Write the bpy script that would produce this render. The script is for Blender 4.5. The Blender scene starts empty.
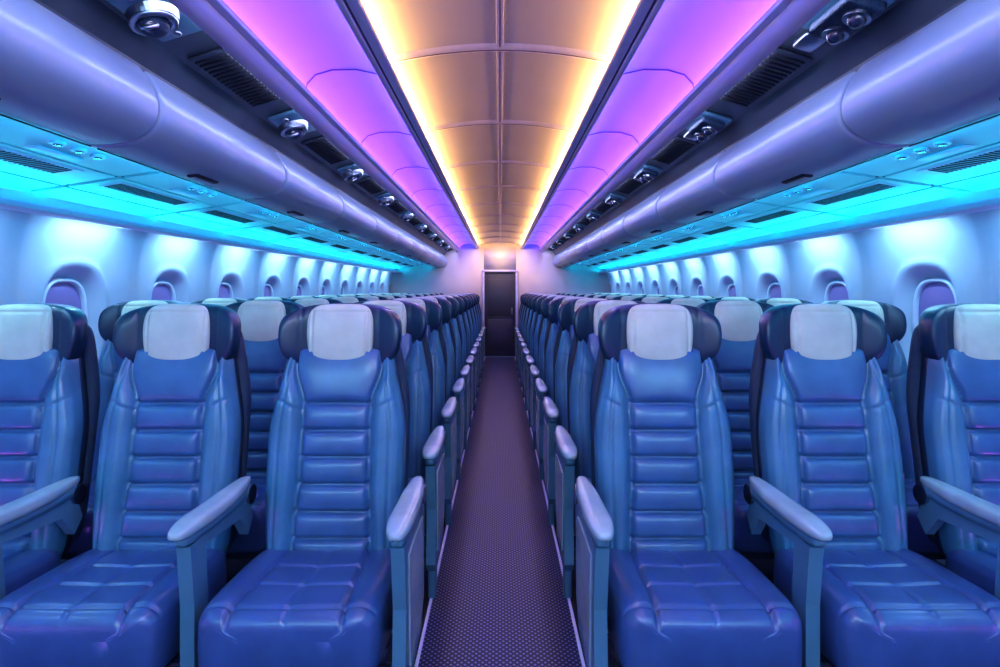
import bpy, bmesh, math
from mathutils import Vector, Matrix

EYE=1.35; Y0=-2.0; Y1=11.6
S=bpy.context.scene
col=S.collection
# ------------------------------------------------------------ materials
def mat(name, base, rough=.5, metal=0, coat=0, noise=None, bump=None, emis=None, es=0, spec=.5, sheen=0):
    m=bpy.data.materials.new(name); m.use_nodes=True
    nt=m.node_tree; b=nt.nodes['Principled BSDF']
    b.inputs['Base Color'].default_value=(*base,1)
    b.inputs['Roughness'].default_value=rough
    b.inputs['Metallic'].default_value=metal
    b.inputs['Coat Weight'].default_value=coat
    b.inputs['Coat Roughness'].default_value=.20
    b.inputs['Specular IOR Level'].default_value=spec
    if sheen: b.inputs['Sheen Weight'].default_value=sheen
    tc=nt.nodes.new('ShaderNodeTexCoord')
    if noise:
        n=nt.nodes.new('ShaderNodeTexNoise'); n.inputs['Scale'].default_value=noise[0]; n.inputs['Detail'].default_value=4
        nt.links.new(tc.outputs['Object'],n.inputs['Vector'])
        r=nt.nodes.new('ShaderNodeValToRGB')
        r.color_ramp.elements[0].position=.3; r.color_ramp.elements[1].position=.7
        k=noise[1]
        r.color_ramp.elements[0].color=(*[c*(1-k) for c in base],1)
        r.color_ramp.elements[1].color=(*[min(1,c*(1+k)) for c in base],1)
        nt.links.new(n.outputs['Fac'],r.inputs['Fac']); nt.links.new(r.outputs['Color'],b.inputs['Base Color'])
    if bump:
        n=nt.nodes.new('ShaderNodeTexVoronoi' if bump[2]=='v' else 'ShaderNodeTexNoise'); n.inputs['Scale'].default_value=bump[0]
        nt.links.new(tc.outputs['Object'],n.inputs['Vector'])
        bp=nt.nodes.new('ShaderNodeBump'); bp.inputs['Strength'].default_value=bump[1]; bp.inputs['Distance'].default_value=.002
        nt.links.new(n.outputs['Distance' if bump[2]=='v' else 'Fac'],bp.inputs['Height']); nt.links.new(bp.outputs['Normal'],b.inputs['Normal'])
    if emis:
        b.inputs['Emission Color'].default_value=(*emis,1); b.inputs['Emission Strength'].default_value=es
    return m
M={}
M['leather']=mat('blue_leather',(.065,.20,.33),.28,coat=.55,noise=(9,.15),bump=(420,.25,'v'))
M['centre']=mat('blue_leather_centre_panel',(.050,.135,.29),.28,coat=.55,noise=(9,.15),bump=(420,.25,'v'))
M['cushion']=mat('violet_lit_leather',(.050,.105,.27),.28,coat=.55,noise=(9,.15),bump=(420,.25,'v'))  # violet of the cabin lighting put into the cushion colour
M['navy']=mat('navy_leather',(.011,.032,.075),.32,coat=.35,noise=(10,.15),bump=(420,.25,'v'))
M['pillow']=mat('cream_headrest_cover',(.56,.60,.50),.45,noise=(14,.08),bump=(300,.35,'n'))
M['arm']=mat('armrest_plastic',(.34,.45,.49),.26,coat=.4,noise=(12,.08))
M['panel']=mat('seat_side_plastic',(.09,.22,.31),.36,coat=.25,noise=(6,.08))
M['shell']=mat('seat_shell_mesh',(.016,.04,.085),.5,bump=(260,.9,'v'))
M['metal']=mat('brushed_metal',(.35,.38,.45),.3,metal=1,noise=(30,.08))
M['dark']=mat('dark_gap',(.012,.014,.025),.6,noise=(20,.1))
M['wall']=mat('wall_plastic',(.38,.46,.62),.38,noise=(2,.03))
M['bin']=mat('bin_satin_paint',(.29,.38,.46),.33,coat=.25,noise=(1.5,.06))
M['psu']=mat('service_panel_plastic',(.30,.58,.66),.4,noise=(2,.05))
M['cceil']=mat('ceiling_centre_panel',(.48,.44,.50),.35,noise=(2,.05))
M['sceil']=mat('ceiling_side_panel',(.48,.44,.76),.38,noise=(2,.04))
M['lip']=mat('ceiling_lip_paint',(.52,.50,.62),.35,coat=.2,noise=(3,.04))
M['chan']=mat('channel_plastic',(.06,.08,.11),.45,noise=(6,.15))
M['rail']=mat('satin_rail',(.66,.60,.80),.30,metal=.4,noise=(20,.05))
M['seam']=mat('panel_seam',(.12,.09,.20),.5,noise=(20,.1))
M['shade']=mat('window_shade',(.22,.15,.40),.35,coat=.3,noise=(3,.1))
M['frame']=mat('window_frame_plastic',(.50,.55,.74),.35,noise=(3,.03))
M['door']=mat('door_laminate',(.055,.06,.09),.45,noise=(4,.1))
M['bulk']=mat('bulkhead_laminate',(.62,.56,.60),.5,noise=(2,.05))
M['white']=mat('aisle_strip',(.80,.76,.90),.4,noise=(15,.05))
M['lens']=mat('lens_glass',(.02,.03,.06),.08,coat=1,noise=(20,.05))
def carpet():
    m=bpy.data.materials.new('aisle_carpet'); m.use_nodes=True; nt=m.node_tree; b=nt.nodes['Principled BSDF']
    tc=nt.nodes.new('ShaderNodeTexCoord')
    v=nt.nodes.new('ShaderNodeTexVoronoi'); v.voronoi_dimensions='2D'; v.inputs['Scale'].default_value=56; v.inputs['Randomness'].default_value=0
    mp=nt.nodes.new('ShaderNodeMapping'); mp.inputs['Rotation'].default_value=(0,0,math.radians(45))
    nt.links.new(tc.outputs['Object'],mp.inputs['Vector']); nt.links.new(mp.outputs['Vector'],v.inputs['Vector'])
    r=nt.nodes.new('ShaderNodeValToRGB')
    r.color_ramp.elements[0].position=.20; r.color_ramp.elements[0].color=(.20,.20,.42,1)
    r.color_ramp.elements[1].position=.34; r.color_ramp.elements[1].color=(.008,.011,.036,1)
    nt.links.new(v.outputs['Distance'],r.inputs['Fac']); nt.links.new(r.outputs['Color'],b.inputs['Base Color'])
    bp=nt.nodes.new('ShaderNodeBump'); bp.invert=True; bp.inputs['Strength'].default_value=.5; bp.inputs['Distance'].default_value=.003
    nt.links.new(v.outputs['Distance'],bp.inputs['Height']); nt.links.new(bp.outputs['Normal'],b.inputs['Normal'])
    b.inputs['Roughness'].default_value=.40
    return m
M['carpet']=carpet()
M['under']=mat('underseat_carpet',(.02,.022,.05),.8,noise=(40,.3),bump=(300,.5,'n'))

# ------------------------------------------------------------ mesh builder
class B:
    def __init__(s): s.v=[]; s.f=[]; s.m=[]; s.mats=[]; s.sm=[]
    def mi(s,k):
        if k not in s.mats: s.mats.append(k)
        return s.mats.index(k)
    def add(s,vs,fs,k,smooth=True):
        o=len(s.v); s.v+= [tuple(v) for v in vs]
        for i,f in enumerate(fs):
            s.f.append([a+o for a in f]); s.m.append(s.mi(k[i] if isinstance(k,list) else k)); s.sm.append(smooth)
    def bm(s,bm,k,smooth=True):
        bm.verts.ensure_lookup_table(); bm.verts.index_update()
        s.add([v.co.copy() for v in bm.verts],[[v.index for v in f.verts] for f in bm.faces],k,smooth); bm.free()
    def box(s,c,d,k,r=.004,seg=2,rot=None,smooth=True):
        bm=bmesh.new(); bmesh.ops.create_cube(bm,size=1)
        for v in bm.verts: v.co=Vector((v.co.x*d[0],v.co.y*d[1],v.co.z*d[2]))
        if r: bmesh.ops.bevel(bm,geom=bm.edges[:],offset=min(r,min(d)*.49),segments=seg,profile=.5,affect='EDGES')
        R=rot.to_4x4() if rot else Matrix()
        bmesh.ops.transform(bm,matrix=Matrix.Translation(c)@R,verts=bm.verts)
        s.bm(bm,k,smooth)
    def cyl(s,c,r1,r2,h,k,rot=None,n=24,bev=0):
        bm=bmesh.new(); bmesh.ops.create_cone(bm,cap_ends=True,segments=n,radius1=r1,radius2=r2,depth=h)
        R=rot.to_4x4() if rot else Matrix()
        bmesh.ops.transform(bm,matrix=Matrix.Translation(c)@R,verts=bm.verts)
        s.bm(bm,k,False)
    def ball(s,c,r,k,sc=(1,1,1)):
        bm=bmesh.new(); bmesh.ops.create_uvsphere(bm,u_segments=24,v_segments=14,radius=r)
        for v in bm.verts: v.co=Vector((v.co.x*sc[0],v.co.y*sc[1],v.co.z*sc[2]))+Vector(c)
        s.bm(bm,k)
    def ring(s,c,R,r,k,rot=None):
        vs=[];fs=[];N=28;n=10
        Q=rot or Matrix.Identity(3)
        for i in range(N):
            a=2*math.pi*i/N
            for j in range(n):
                b=2*math.pi*j/n
                vs.append(Q@Vector(((R+r*math.cos(b))*math.cos(a),(R+r*math.cos(b))*math.sin(a),r*math.sin(b)))+Vector(c))
        for i in range(N):
            for j in range(n):
                fs.append([i*n+j,((i+1)%N)*n+j,((i+1)%N)*n+(j+1)%n,i*n+(j+1)%n])
        s.add(vs,fs,k)
    def prism(s,pts,y0,y1,k,axis='y'):
        n=len(pts); vs=[];fs=[]
        for y in (y0,y1):
            for p in pts: vs.append((p[0],y,p[1]) if axis=='y' else (y,p[0],p[1]))
        for i in range(n): fs.append([i,(i+1)%n,n+(i+1)%n,n+i])
        fs.append(list(range(n))); fs.append(list(range(n,2*n)))
        s.add(vs,fs,k,False)
    def pad(s,fmap,hw,hd,k,nu=44,nb=14,nv=90,p=5,qa=8,qd=6,disp=None,kb=None,kf=None):
        vs=[];fs=[];ks=[]
        R=nu+nb; ac=[]
        for j in range(nv+1):
            t=-1+2*j/nv; c=math.sin(math.pi/2*t*.985)*.7+t*.3*.9995
            c=max(-.9995,min(.9995,c))
            ea=(1-abs(c)**qa)**(1/qa); ed=(1-abs(c)**qd)**(1/qd)
            w=hw(c)*ea; d=hd*ed
            for i in range(R):
                if i<nu:
                    tt=-1+2*i/nu; u=math.sin(math.pi/2*tt)*.6+tt*.4; sg=-1
                else:
                    tt=1-2*(i-nu)/nb; u=math.sin(math.pi/2*tt); sg=1
                u=max(-1,min(1,u))
                bb=sg*d*(max(0,1-abs(u)**p))**(1/p)
                a=u*w
                if disp and sg<0: bb-=disp(a,c)*min(1,ed*1.2)*min(1,(1-abs(u))*12)
                ac.append((a,c)); vs.append(fmap(a,bb,c))
        for j in range(nv):
            for i in range(R):
                fs.append([j*R+i,j*R+(i+1)%R,(j+1)*R+(i+1)%R,(j+1)*R+i])
                kk=kb if (kb and (i>=nu-1)) else k
                if kf and i<nu-1:
                    q=kf((ac[j*R+i][0]+ac[j*R+i+1][0])/2,ac[j*R+i][1])
                    if q: kk=q
                ks.append(kk)
        fs.append(list(range(R))[::-1]); ks.append(k); fs.append([nv*R+i for i in range(R)]); ks.append(k)
        s.add(vs,fs,ks)
    def mesh(s,name,mirror=False):
        me=bpy.data.meshes.new(name)
        v=[(-a,b,c) for a,b,c in s.v] if mirror else s.v
        me.from_pydata(v,[],s.f)
        for k in s.mats: me.materials.append(M[k])
        me.polygons.foreach_set('material_index',s.m); me.polygons.foreach_set('use_smooth',s.sm)
        bm=bmesh.new(); bm.from_mesh(me); bmesh.ops.recalc_face_normals(bm,faces=bm.faces[:]); bm.to_mesh(me); bm.free()
        me.update(); return me
def obj(name,me,loc=(0,0,0)):
    o=bpy.data.objects.new(name,me); o.location=loc; col.objects.link(o); return o
def g(x,w): return math.exp(-(x/w)**2)
def sst(a,b,x):
    t=max(0,min(1,(x-a)/(b-a))); return t*t*(3-2*t)

# ------------------------------------------------------------ seat
def build_seat(arms):
    b=B()
    zc,hl=.735,.395   # backrest .34..1.13
    def hwb(c):
        z=zc+c*hl
        return .254-.045*sst(.80,1.10,z)-.012*sst(.65,.40,z)
    def ymap(z): return .075+.17*(z-.42)
    grooves=[.365,.455,.545,.64,.735,.83,.925]
    def pwf(z): return .126+.014*sst(.7,.45,z)+.035*sst(.925,1.06,z)
    def dispb(a,c):
        z=zc+c*hl
        x=abs(a)
        pw2=pwf(z)
        d=.026*sst(pw2,pw2+.04,x)*(1-sst(.18,.25,x)*.55)
        d-=.020*g(x-pw2,.007)
        if x<pw2:
            q=0; puff=0
            for i,zz in enumerate(grooves):
                q=max(q,g(z-zz,.008))
                if i<len(grooves)-1 and zz<z<grooves[i+1]:
                    t=(z-zz)/(grooves[i+1]-zz); puff=(4*t*(1-t))**.4
            d+=.016*puff*(1-(x/pw2)**8)-.014*q
            if z>.925: d+=.010*(1-g(z-.925,.02))*(1-(x/pw2)**6)
        d-=.008*g(x-(.205-.03*sst(.8,1.1,z)),.0045)
        if x>pw2: d-=.006*g(z-.90-(x-pw2)*.5,.005)
        return d
    b.pad(lambda a,bb,c:(a,ymap(zc+c*hl)+bb-.10*abs(a)**2*2,zc+c*hl),hwb,.062,'leather',nu=72,nb=14,nv=160,p=5,qa=9,qd=7,disp=dispb,kb='navy',
          kf=lambda a,c:'centre' if abs(a)<pwf(zc+c*hl)-.002 else None)
    b.pad(lambda a,bb,c:(a,ymap(.80+c*.42)+.052+bb,.80+c*.42),lambda c:.257-.05*sst(.2,1,c),.026,'shell',nu=20,nb=14,nv=30,p=6,qa=9,qd=6)
    # headrest with wings
    hz=1.168
    def wing(a): return -.9*max(0,abs(a)-.10)**1.5*1.5
    b.pad(lambda a,bb,c:(a,ymap(hz)+.012+bb+wing(a)*(1-.25*c),hz+c*.130-.014*c*(abs(a)/.2)**2),
          lambda c:.232-.018*sst(.1,-1,c),.062,'navy',nu=50,nb=20,nv=44,p=4,qa=4,qd=4.5,
          disp=lambda a,c:-.006*g(abs(a)-.15,.006))
    b.pad(lambda a,bb,c:(a,ymap(hz)-.047+bb+.014*c*c,hz-.018+c*.146),
          lambda c:.127-.014*sst(.2,-1,c)+.003*c,.038,'pillow',nu=44,nb=16,nv=56,p=3.2,qa=4.5,qd=2.8,
          disp=lambda a,c:-.007*g(abs(a)-.104,.004)-.007*g(c+.82,.03)-.005*g(c-.80,.03))
    # seat cushion
    def dispc(a,c):
        x=abs(a); y=c
        pw=.150-.015*c
        d=-.016*g(x-pw,.006)+.014*(x>pw)*g(x-.21,.05)
        d-=.010*g(y+.80,.022)
        if x<pw:
            for yy in (-.30,.22): d-=.011*g(y-yy,.024)
            d-=.005*g(a,.005)
            d+=.006
        return d
    def cm(a,bb,c):
        y=-.185+c*.255
        nose=max(0,-c-.45)
        return (a,y,.325-bb+.012*(-c)-.02*nose**2-.010*(1-abs(a)/.26)*(1-c*c))
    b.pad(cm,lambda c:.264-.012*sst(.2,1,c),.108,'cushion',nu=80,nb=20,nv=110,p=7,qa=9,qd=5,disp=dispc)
    b.box((0,-.18,.225),(.46,.42,.05),'shell',.015)
    for yy in (-.30,-.06):
        bm=bmesh.new(); bmesh.ops.create_cone(bm,cap_ends=True,segments=18,radius1=.022,radius2=.022,depth=.60)
        bmesh.ops.transform(bm,matrix=Matrix.Translation((0,yy,.190))@Matrix.Rotation(math.pi/2,4,'Y'),verts=bm.verts); b.bm(bm,'metal')
    for xx in (-.17,.17):
        b.prism([(-.33,.19),(-.27,.19),(-.20,.03),(-.08,.03),(-.09,.19),(-.03,.19),(.06,0),(-.36,0)][:],xx-.014,xx+.014,'metal',axis='x')
        b.box((xx,-.15,.012),(.05,.46,.024),'metal',.004)
    for (sx,full) in arms:
        x0=sx*.3125
        def am(a,bb,c):
            y=-.185+c*.245
            return (x0+a,y,.648-bb+.012*c*c-.03*max(0,-c-.55)**1.5*1.2)
        b.pad(am,lambda c:.037+.006*sst(.3,-.9,c)-.008*sst(.2,1,c),.024,'arm',nu=18,nb=10,nv=50,p=3,qa=3,qd=3)
        b.pad(lambda a,bb,c:(x0+a,-.175+c*.225,.622-bb+.010*c*c-.03*max(0,-c-.55)**1.5*1.2),lambda c:.028,.022,'panel',nu=12,nb=8,nv=30,p=5,qa=4,qd=4)
        if full:
            b.prism([(-.385,.60),(-.30,.615),(.03,.61),(.06,.55),(.05,.24),(-.02,.16),(-.33,.13),(-.365,.17),(-.345,.40)],x0-.02,x0+.02,'panel',axis='x')
            b.prism([(-.31,.55),(-.02,.55),(.0,.30),(-.05,.22),(-.29,.20),(-.30,.38)],x0-.025,x0+.025,'arm',axis='x')
            b.box((x0,-.29,.11),(.034,.07,.22),'panel',.008)
        else:
            b.prism([(-.375,.60),(-.29,.61),(-.275,.42),(-.275,.0),(-.355,.0),(-.355,.42)],x0-.021,x0+.021,'panel',axis='x')
            b.prism([(-.30,.615),(.03,.61),(.06,.52),(.02,.47),(-.04,.55),(-.29,.57)],x0-.016,x0+.016,'panel',axis='x')
            b.box((x0,-.15,.235),(.034,.36,.06),'panel',.01)
        bm=bmesh.new(); bmesh.ops.create_cone(bm,cap_ends=True,segments=24,radius1=.035,radius2=.035,depth=.052)
        bmesh.ops.transform(bm,matrix=Matrix.Translation((x0,.035,.61))@Matrix.Rotation(math.pi/2,4,'Y'),verts=bm.verts); b.bm(bm,'metal',False)
    return b
sa=build_seat([(-1,True),(1,False)]); sm_=build_seat([(1,False)]); sw=build_seat([])
meR=[sa.mesh('aisle_seat'),sm_.mesh('middle_seat'),sw.mesh('window_seat')]
meL=[sa.mesh('aisle_seat_mirrored',True),sm_.mesh('middle_seat_mirrored',True),sw.mesh('window_seat_mirrored',True)]
XC=[.61,1.235,1.86]; XL=[.61,1.235,1.835]
NR=12
for r in range(NR):
    for i in range(3):
        obj('airplane_seat',meL[i],(-XL[i],2.05+.78*r,0))
        obj('airplane_seat',meR[i],(XC[i],2.05+.78*r,0))

# ------------------------------------------------------------ shell
def sheet(b,pts,y0,y1,k,ny=1,smooth=True):
    vs=[];fs=[];n=len(pts)
    for j in range(ny+1):
        y=y0+(y1-y0)*j/ny
        for p in pts: vs.append((p[0],y,p[1]))
    for j in range(ny):
        for i in range(n-1): fs.append([j*n+i,j*n+i+1,(j+1)*n+i+1,(j+1)*n+i])
    b.add(vs,fs,k,smooth)
E=EYE
b=B()
b.add([(-.325,Y0,0),(.325,Y0,0),(.325,Y1,0),(-.325,Y1,0)],[[0,1,2,3]],'carpet',False)
for s in (-1,1):
    b.add([(s*.325,Y0,0),(s*2.3,Y0,0),(s*2.3,Y1,0),(s*.325,Y1,0)],[[0,1,2,3]],'under',False)
obj('floor',b.mesh('floor'))
n=1
for s in (-1,1):
    b=B(); b.box((s*.300,(Y0+Y1)/2,.003),(.012,Y1-Y0,.010),'white',.002); b.box((s*.320,(Y0+Y1)/2,.003),(.026,Y1-Y0,.006),'dark',.002)
    obj('trim_%d'%n,b.mesh('aisle_edge_strip')); n+=1
# ceiling
def arch(w,z0,rise,N=16): return [(-w+2*w*i/N, z0+rise*(1-(2*i/N-1)**2)) for i in range(N+1)]
CW=.455; CZ=E+.90; CR=.055
side=[(.475,E+.850),(.482,E+.880),(.52,E+.905),(.60,E+.922),(.70,E+.920),(.77,E+.900),(.805,E+.862),(.812,E+.815)]
b=B()
sheet(b,arch(CW,CZ,CR),Y0,Y1,'cceil')
for s in (-1,1):
    sheet(b,[(s*CW,CZ),(s*.458,E+.85)],Y0,Y1,'cceil')
    sheet(b,[(s*x,z) for x,z in side],Y0,Y1,'sceil')
obj('ceiling',b.mesh('ceiling'))
for s in (-1,1):
    b=B()
    sheet(b,[(s*.812,E+.815),(s*.812,E+.80),(s*.83,E+.780),(s*.865,E+.755),(s*.875,E+.765)],Y0,Y1,'lip')
    sheet(b,[(s*.875,E+.765),(s*.88,E+.83),(s*1.07,E+.77),(s*1.115,E+.70),(s*1.115,E+.66)],Y0,Y1,'chan',smooth=False)
    obj('trim_%d'%n,b.mesh('equipment_channel')); n+=1  # lip and channel of the ceiling shell, split off as own object
b=B()
def rib(b,pts,y,wy,t,k):
    vs=[];fs=[];n=len(pts)
    for (dy,dz) in ((-wy,0),(-wy*.5,-t),(wy*.5,-t),(wy,0)):
        for p in pts: vs.append((p[0],y+dy,p[1]+dz))
    for j in range(3):
        for i in range(n-1): fs.append([j*n+i,j*n+i+1,(j+1)*n+i+1,(j+1)*n+i])
    b.add(vs,fs,k)
y=-1.75
while y<Y1:
    rib(b,arch(CW,CZ-.001,CR),y,.030,.016,'rail'); rib(b,arch(CW,CZ-.016,CR),y,.006,.002,'seam'); y+=1.0
b.box((0,(Y0+Y1)/2,CZ+CR-.004),(.026,Y1-Y0,.014),'rail',.003); b.box((0,(Y0+Y1)/2,CZ+CR-.011),(.006,Y1-Y0,.004),'seam',0)
obj('trim_%d'%n,b.mesh('centre_ribs')); n+=1
b=B()
for s in (-1,1):
    y=-1.4
    while y<Y1:
        rib(b,[(s*x,z-.001) for x,z in side],y,.006,.003,'seam'); y+=.95
obj('trim_%d'%n,b.mesh('side_panel_seams')); n+=1
for s in (-1,1):
    b=B()
    L=Y1-Y0; yc=(Y0+Y1)/2
    b.box((s*.427,yc,E+.839),(.036,L,.008),'rail',.003)
    b.box((s*.411,yc,E+.845),(.005,L,.010),'rail',.002)
    b.box((s*.466,yc,E+.838),(.024,L,.014),'rail',.005)
    b.box((s*.449,yc,E+.844),(.012,L,.010),'seam',.002)
    b.box((s*.798,yc,E+.806),(.030,L,.010),'rail',.004)
    b.box((s*.785,yc,E+.812),(.005,L,.014),'rail',.002)
    obj('trim_%d'%n,b.mesh('ceiling_rail')); n+=1

# overhead bins
prof=[(1.112,.69),(1.085,.655),(1.062,.61),(1.052,.565),(1.062,.520),(1.090,.487),(1.135,.462),(1.19,.45),(1.26,.447),(1.33,.458),(1.36,.48),(1.36,.69)]
def chaikin(p,it=2):
    for _ in range(it):
        q=[p[0]]
        for i in range(len(p)-1):
            a=p[i];c=p[i+1]
            q+=[(a[0]*.75+c[0]*.25,a[1]*.75+c[1]*.25),(a[0]*.25+c[0]*.75,a[1]*.25+c[1]*.75)]
        q.append(p[-1]); p=q
    return p
def bin_mesh(L):
    b=B(); P=chaikin(prof,2); n=len(P)
    cx,cz=1.22,.58
    vs=[];fs=[]
    ss=[(0,.86),(.0,.945),(.005,.975),(.014,.992),(.028,1),(L/2-.008,1),(L-.040,1),(L-.026,.992),(L-.017,.975),(L-.012,.945),(L-.012,.86)]
    for (y,k) in ss:
        for p in P: vs.append((cx+(p[0]-cx)*k,y,E+cz+(p[1]-cz)*k))
    for j in range(len(ss)-1):
        for i in range(n): fs.append([j*n+i,j*n+(i+1)%n,(j+1)*n+(i+1)%n,(j+1)*n+i])
    fs.append(list(range(n))); fs.append([(len(ss)-1)*n+i for i in range(n)])
    b.add(vs,fs,'bin')
    b.box((1.27,L/2,E+.446),(.004,L-.03,.004),'dark',.001)
    b.box((1.20,L/2,E+.449),(.045,.17,.012),'dark',.005,rot=Matrix.Rotation(math.radians(8),3,'Y'))
    b.box((1.205,L/2,E+.443),(.020,.14,.010),'bin',.004,rot=Matrix.Rotation(math.radians(8),3,'Y'))
    return b
bb=bin_mesh(1.05); mR=bb.mesh('overhead_bin'); mL=bb.mesh('overhead_bin_m',True)
y=1.80-1.05*3
while y<Y1-.3:
    L=min(1.05,Y1-y)
    for me in (mR,mL):
        o=obj('overhead_bin',me,(0,y,0)); o.scale.y=L/1.05
    y+=1.05

# service panels beneath bins
def psu_mesh(L):
    b=B()
    x0,z0,x1,z1=1.365,E+.535,2.085,E+.425
    def P(t,off=0): return (x0+(x1-x0)*t, z0+(z1-z0)*t-off)
    def slab(t0,t1,ya,yb,off,k,th=.012):
        a=P(t0,off);c=P(t1,off)
        b.prism([a,c,(c[0],c[1]+th),(a[0],a[1]+th)],ya,yb,k)
    slab(0,1,0,L,-.012,'dark')
    slab(.0,.40,.009,L-.009,0,'psu'); slab(.42,.74,.009,L-.009,0,'psu'); slab(.76,1,.009,L-.009,.0,'psu')
    slab(.46,.60,.06,L-.16,.003,'frame',.006)
    m=int((L-.26)/.022)
    for i in range(m):
        yy=.075+i*.022
        slab(.475,.585,yy,yy+.011,.005,'dark',.004)
    for j in range(3):
        t=.22; a=P(t,.004)
        b.cyl((a[0],L*.5+(j-1)*.10,a[1]),.026,.022,.012,'frame'); b.cyl((a[0],L*.5+(j-1)*.10,a[1]-.004),.014,.014,.012,'lens')
    a=P(.34,.003); b.box((a[0],L*.5,a[1]),(.05,.22,.008),'frame',.003)
    return b
pb=psu_mesh(.84); pR=pb.mesh('service_panel'); pL=pb.mesh('service_panel_m',True)
y=2.95-.86*5.5
while y<Y1-.05:
    L=min(.86,Y1-y)
    for me in (pR,pL):
        o=obj('passenger_service_panel',me,(0,y,0)); o.scale.y=L/.86
    y+=.86
for s in (-1,1):
    b=B()
    b.prism([(s*1.985,E+.366),(s*1.99,E+.345),(s*2.01,E+.336),(s*2.06,E+.336),(s*2.07,E+.346),(s*2.07,E+.354),(s*2.0,E+.352),(s*1.995,E+.366)],Y0,Y1,'frame')
    obj('trim_%d'%n,b.mesh('cove_rail')); n+=1

# walls with recessed windows
WY=[2.98+.86*k for k in range(-5,10)]
WZ=1.20
wp=[(2.085,E+.44),(2.10,E+.40),(2.135,E+.35),(2.17,E+.27),(2.195,E+.15),(2.205,E-.1),(2.205,E-.4),(2.20,E-.8),(2.19,E-1.15),(2.18,0)]
wpf=chaikin(wp,2)
def wx(z):
    for i in range(len(wpf)-1):
        a,c=wpf[i],wpf[i+1]
        if c[1]<=z<=a[1]: 
            t=(z-a[1])/(c[1]-a[1]) if a[1]!=c[1] else 0
            return a[0]+(c[0]-a[0])*t
    return wpf[-1][0] if z<.1 else wpf[0][0]
for s,nm in ((-1,'wall_left'),(1,'wall_right')):
    zs=[E+.44-i*.018 for i in range(0,52)]
    z=zs[-1]
    while z>0.06: z-=.05; zs.append(max(z,0))
    zs[-1]=0
    cut=9
    ny=int((Y1-Y0)/.02)
    def P(y,z):
        k=round((y-2.98)/.86); dy=y-(2.98+.86*k)
        x=wx(z)
        d=((abs(dy)/.225)**2.6+(abs(z-WZ)/.285)**2.6)**(1/2.6)
        x+=.075*(1-sst(.70,.98,d))
        edge=.43-abs(dy)
        x-=.030*g(edge,.11)*sst(.5,.9,z)
        x+=.016*g(edge,.008)
        x-=.012*g(d-1.04,.05)
        return (s*x,y,z)
    for part,zz in ((0,zs[:cut+1]),(1,zs[cut:])):
        b=B(); vs=[];fs=[]; m=len(zz)
        for j in range(ny+1):
            y=Y0+(Y1-Y0)*j/ny
            for z in zz: vs.append(P(y,z))
        for j in range(ny):
            for i in range(m-1): fs.append([j*m+i,j*m+i+1,(j+1)*m+i+1,(j+1)*m+i])
        b.add(vs,fs,'wall')
        if part: obj(nm,b.mesh(nm))
        else: obj('trim_%d'%n,b.mesh('wall_cove')); n+=1  # part zero is the upper curved wall, split off as its own object
def window_mesh():
    b=B(); N=48
    def se(t,hw,hh,p=2.8):
        c,s_=math.cos(t),math.sin(t)
        return (hw*math.copysign(abs(c)**(2/p),c),hh*math.copysign(abs(s_)**(2/p),s_))
    prof=[(.160,.212,.0),(.156,.208,-.014),(.146,.198,-.016),(.138,.190,-.006),(.136,.188,.012)]
    vs=[];fs=[]
    for (hw,hh,x) in prof:
        for i in range(N):
            q=se(2*math.pi*i/N,hw,hh); vs.append((x,q[0],q[1]))
    for j in range(len(prof)-1):
        for i in range(N): fs.append([j*N+i,j*N+(i+1)%N,(j+1)*N+(i+1)%N,(j+1)*N+i])
    b.add(vs,fs,'frame')
    vs=[(.006,*se(2*math.pi*i/N,.139,.191)) for i in range(N)]+[(.02,*se(2*math.pi*i/N,.139,.191)) for i in range(N)]
    fs=[list(range(N)),list(range(N,2*N))]+[[i,(i+1)%N,N+(i+1)%N,N+i] for i in range(N)]
    b.add(vs,fs,'shade',False)
    b.box((.0,0,-.135),(.010,.09,.014),'frame',.004)
    return b
wb=window_mesh(); wR=wb.mesh('window'); wL=wb.mesh('window_m',True)
k=1
for y in WY:
    if y>Y1-.2 or y<Y0+.2: continue
    for s,me in ((-1,wL),(1,wR)):
        o=obj('window_%d'%k,me,(s*(wx(WZ)+.058),y,WZ)); k+=1

# end bulkhead and door
b=B()
D=.325; H=1.72
b.box((-(D+2.3)/2-.0,Y1+.03,1.15),(2.3-D,.06,2.4),'bulk',0); b.box(((D+2.3)/2,Y1+.03,1.15),(2.3-D,.06,2.4),'bulk',0)
b.box((0,Y1+.03,(H+2.35)/2),(2*D,.06,2.35-H),'bulk',0)
obj('wall_back',b.mesh('wall_back'))
b=B()
b.box((0,Y1+.04,H/2),(2*D-.03,.035,H-.02),'door',.006)
b.box((0,Y1+.018,.45),(2*D-.14,.012,.62),'door',.004); b.box((0,Y1+.018,1.2),(2*D-.14,.012,.74),'door',.004)
b.box((.24,Y1+.005,.92),(.03,.03,.14),'metal',.006)
obj('door_1',b.mesh('door_1'))
b=B()
for s in (-1,1): b.box((s*(D+.012),Y1-.008,H/2),(.045,.03,H+.02),'rail',.006)
b.box((0,Y1-.008,H+.012),(2*D+.07,.03,.045),'rail',.006)
obj('trim_%d'%n,b.mesh('door_frame')); n+=1
b=B(); b.box((0,Y0-.03,1.15),(4.7,.06,2.4),'bulk',0); obj('wall_front',b.mesh('wall_front'))

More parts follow.
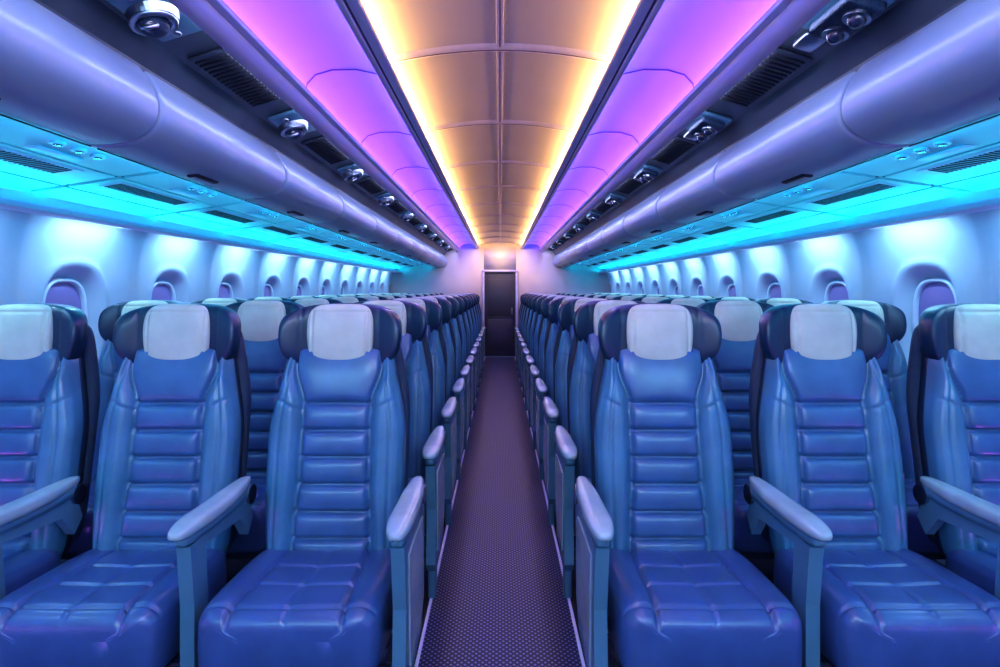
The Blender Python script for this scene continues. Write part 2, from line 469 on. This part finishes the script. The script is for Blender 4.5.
# ceiling fittings in the channel
def spot_mesh():
    b=B()
    R=Matrix.Rotation(math.radians(17),3,'Y')
    b.box((0,0,.0),(.14,.30,.02),'panel',.02,3,rot=R)
    b.cyl((0,0,-.02),.062,.070,.03,'metal',rot=R,n=32)
    b.ring((0,0,-.036),.054,.010,'metal',rot=R)
    b.ball((0,-.004,-.036),.042,'shell')
    b.ring((-.004,-.03,-.056),.022,.006,'metal',rot=Matrix.Rotation(math.radians(40),3,'X'))
    b.ball((-.004,-.028,-.054),.020,'lens')
    b.ball((.0,.11,-.016),.016,'metal',(1,1,.6)); b.ball((.0,-.11,-.016),.016,'metal',(1,1,.6))
    return b
def vent_mesh():
    b=B(); R=Matrix.Rotation(math.radians(17),3,'Y')
    b.box((0,0,0),(.15,.26,.02),'panel',.012,3,rot=R)
    b.box((0,0,-.022),(.11,.20,.035),'shell',.012,3,rot=R)
    for yy in (-.05,.05):
        b.cyl((0,yy,-.042),.036,.036,.016,'metal',rot=R,n=28); b.ball((0,yy,-.048),.025,'lens')
    b.box((0,.19,-.004),(.07,.09,.03),'metal',.01,rot=R)
    return b
def grille_mesh():
    b=B(); R=Matrix.Rotation(math.radians(17),3,'Y')
    b.box((0,0,0),(.15,.50,.014),'chan',.01,2,rot=R)
    for i in range(16): b.box((0,-.225+i*.03,-.009),(.115,.014,.008),'dark',.002,1,rot=R)
    return b
sp=spot_mesh(); vt=vent_mesh(); gr=grille_mesh()
mL,mR=sp.mesh('spot_m',True),vt.mesh('vent'); gL,gR=gr.mesh('grille_m',True),gr.mesh('grille')
y=1.62-1.1
while y<Y1-.3:
    obj('ceiling_spotlight',mL,(-.975,y,E+.788)); obj('air_vent_unit',mR,(.975,y,E+.788))
    if y+.8<Y1:
        obj('air_grille',gL,(-.975,y+.55,E+.792)); obj('air_grille',gR,(.975,y+.55,E+.792))
    y+=1.1

# ------------------------------------------------------------ lights
def area(name,loc,dirv,sx,sy,color,power,spread=180):
    l=bpy.data.lights.new(name,'AREA'); l.shape='RECTANGLE'; l.size=sx; l.size_y=sy; l.color=color; l.energy=power; l.spread=math.radians(spread)
    o=bpy.data.objects.new(name,l); o.location=loc; col.objects.link(o)
    z=-Vector(dirv).normalized(); yv=Vector((0,1,0)) 
    if abs(z.dot(yv))>.95: yv=Vector((0,0,1))
    x=yv.cross(z).normalized(); yv=z.cross(x)
    o.rotation_euler=Matrix((x,yv,z)).transposed().to_euler(); return o
LY=(Y0+Y1)/2; LL=Y1-Y0-.1
for s in (-1,1):
    area('warm_cove_light',(s*.427,LY,E+.849),(-s*.50,0,.88),.014,LL,(1,.54,.14),50)
    area('violet_cove_light',(s*.796,LY,E+.820),(-s*.6,0,.8),.014,LL,(.42,.09,1),30)
    area('blue_cove_light',(s*.482,LY,E+.858),(s*.6,0,.8),.006,LL,(.05,.13,1),24)
    area('cyan_cove_light',(s*2.03,LY,E+.362),(-s*.75,0,.66),.02,LL,(.0,.66,.9),36)
    area('cyan_bin_light',(s*1.375,LY,E+.475),(s*.9,0,.3),.02,LL,(.0,.62,1),20)
    for y in WY:
        if y<Y1-.2 and y>Y0: area('window_wash_light',(s*2.04,y,E+.332),(s*.5,0,-.85),.03,.42,(.42,.78,1),3.8)
    area('bin_top_fill',(s*.885,LY,E+.80),(s*.5,0,-.9),.03,LL,(.56,.60,1),24)  # general fill strip, added to light bins and seats from above
    area('ceiling_rail_fill',(s*.466,LY,E+.829),(0,0,-1),.012,LL,(.52,.52,1),24)  # fill strip added under the rail to brighten seats and aisle
    area('floor_accent_light',(s*2.12,LY,.42),(-s*.8,0,.5),.02,LL,(.65,.12,1),26)
    area('rear_fill_side',(s*1.2,-.9,2.0),(-s*.1,.9,-.45),1.2,.5,(.36,.78,1),42)  # unseen fill lamps added behind the camera to light the seat fronts
area('rear_fill_centre',(0,-.6,2.15),(0,.8,-.6),.7,.5,(.7,.65,1),14)  # added lilac fill from behind the camera
area('end_lobby_light',(0,Y1-.5,E+.83),(0,.5,-.8),.5,.2,(1,.65,.4),7)
w=bpy.data.worlds.new('World'); S.world=w; w.use_nodes=True
w.node_tree.nodes['Background'].inputs[0].default_value=(.1,.15,.4,1); w.node_tree.nodes['Background'].inputs[1].default_value=.3
S.view_settings.view_transform='Standard'
try: S.view_settings.look='Medium High Contrast'
except Exception as e: print(e)
# ------------------------------------------------------------ camera
cd=bpy.data.cameras.new('camera'); cam=bpy.data.objects.new('camera',cd); col.objects.link(cam)
cam.location=(0,0,EYE); cam.rotation_euler=(math.pi/2,0,0)
cd.sensor_width=36; cd.lens=36*575/1000; cd.shift_y=-.0435; cd.clip_start=.02
S.camera=cam
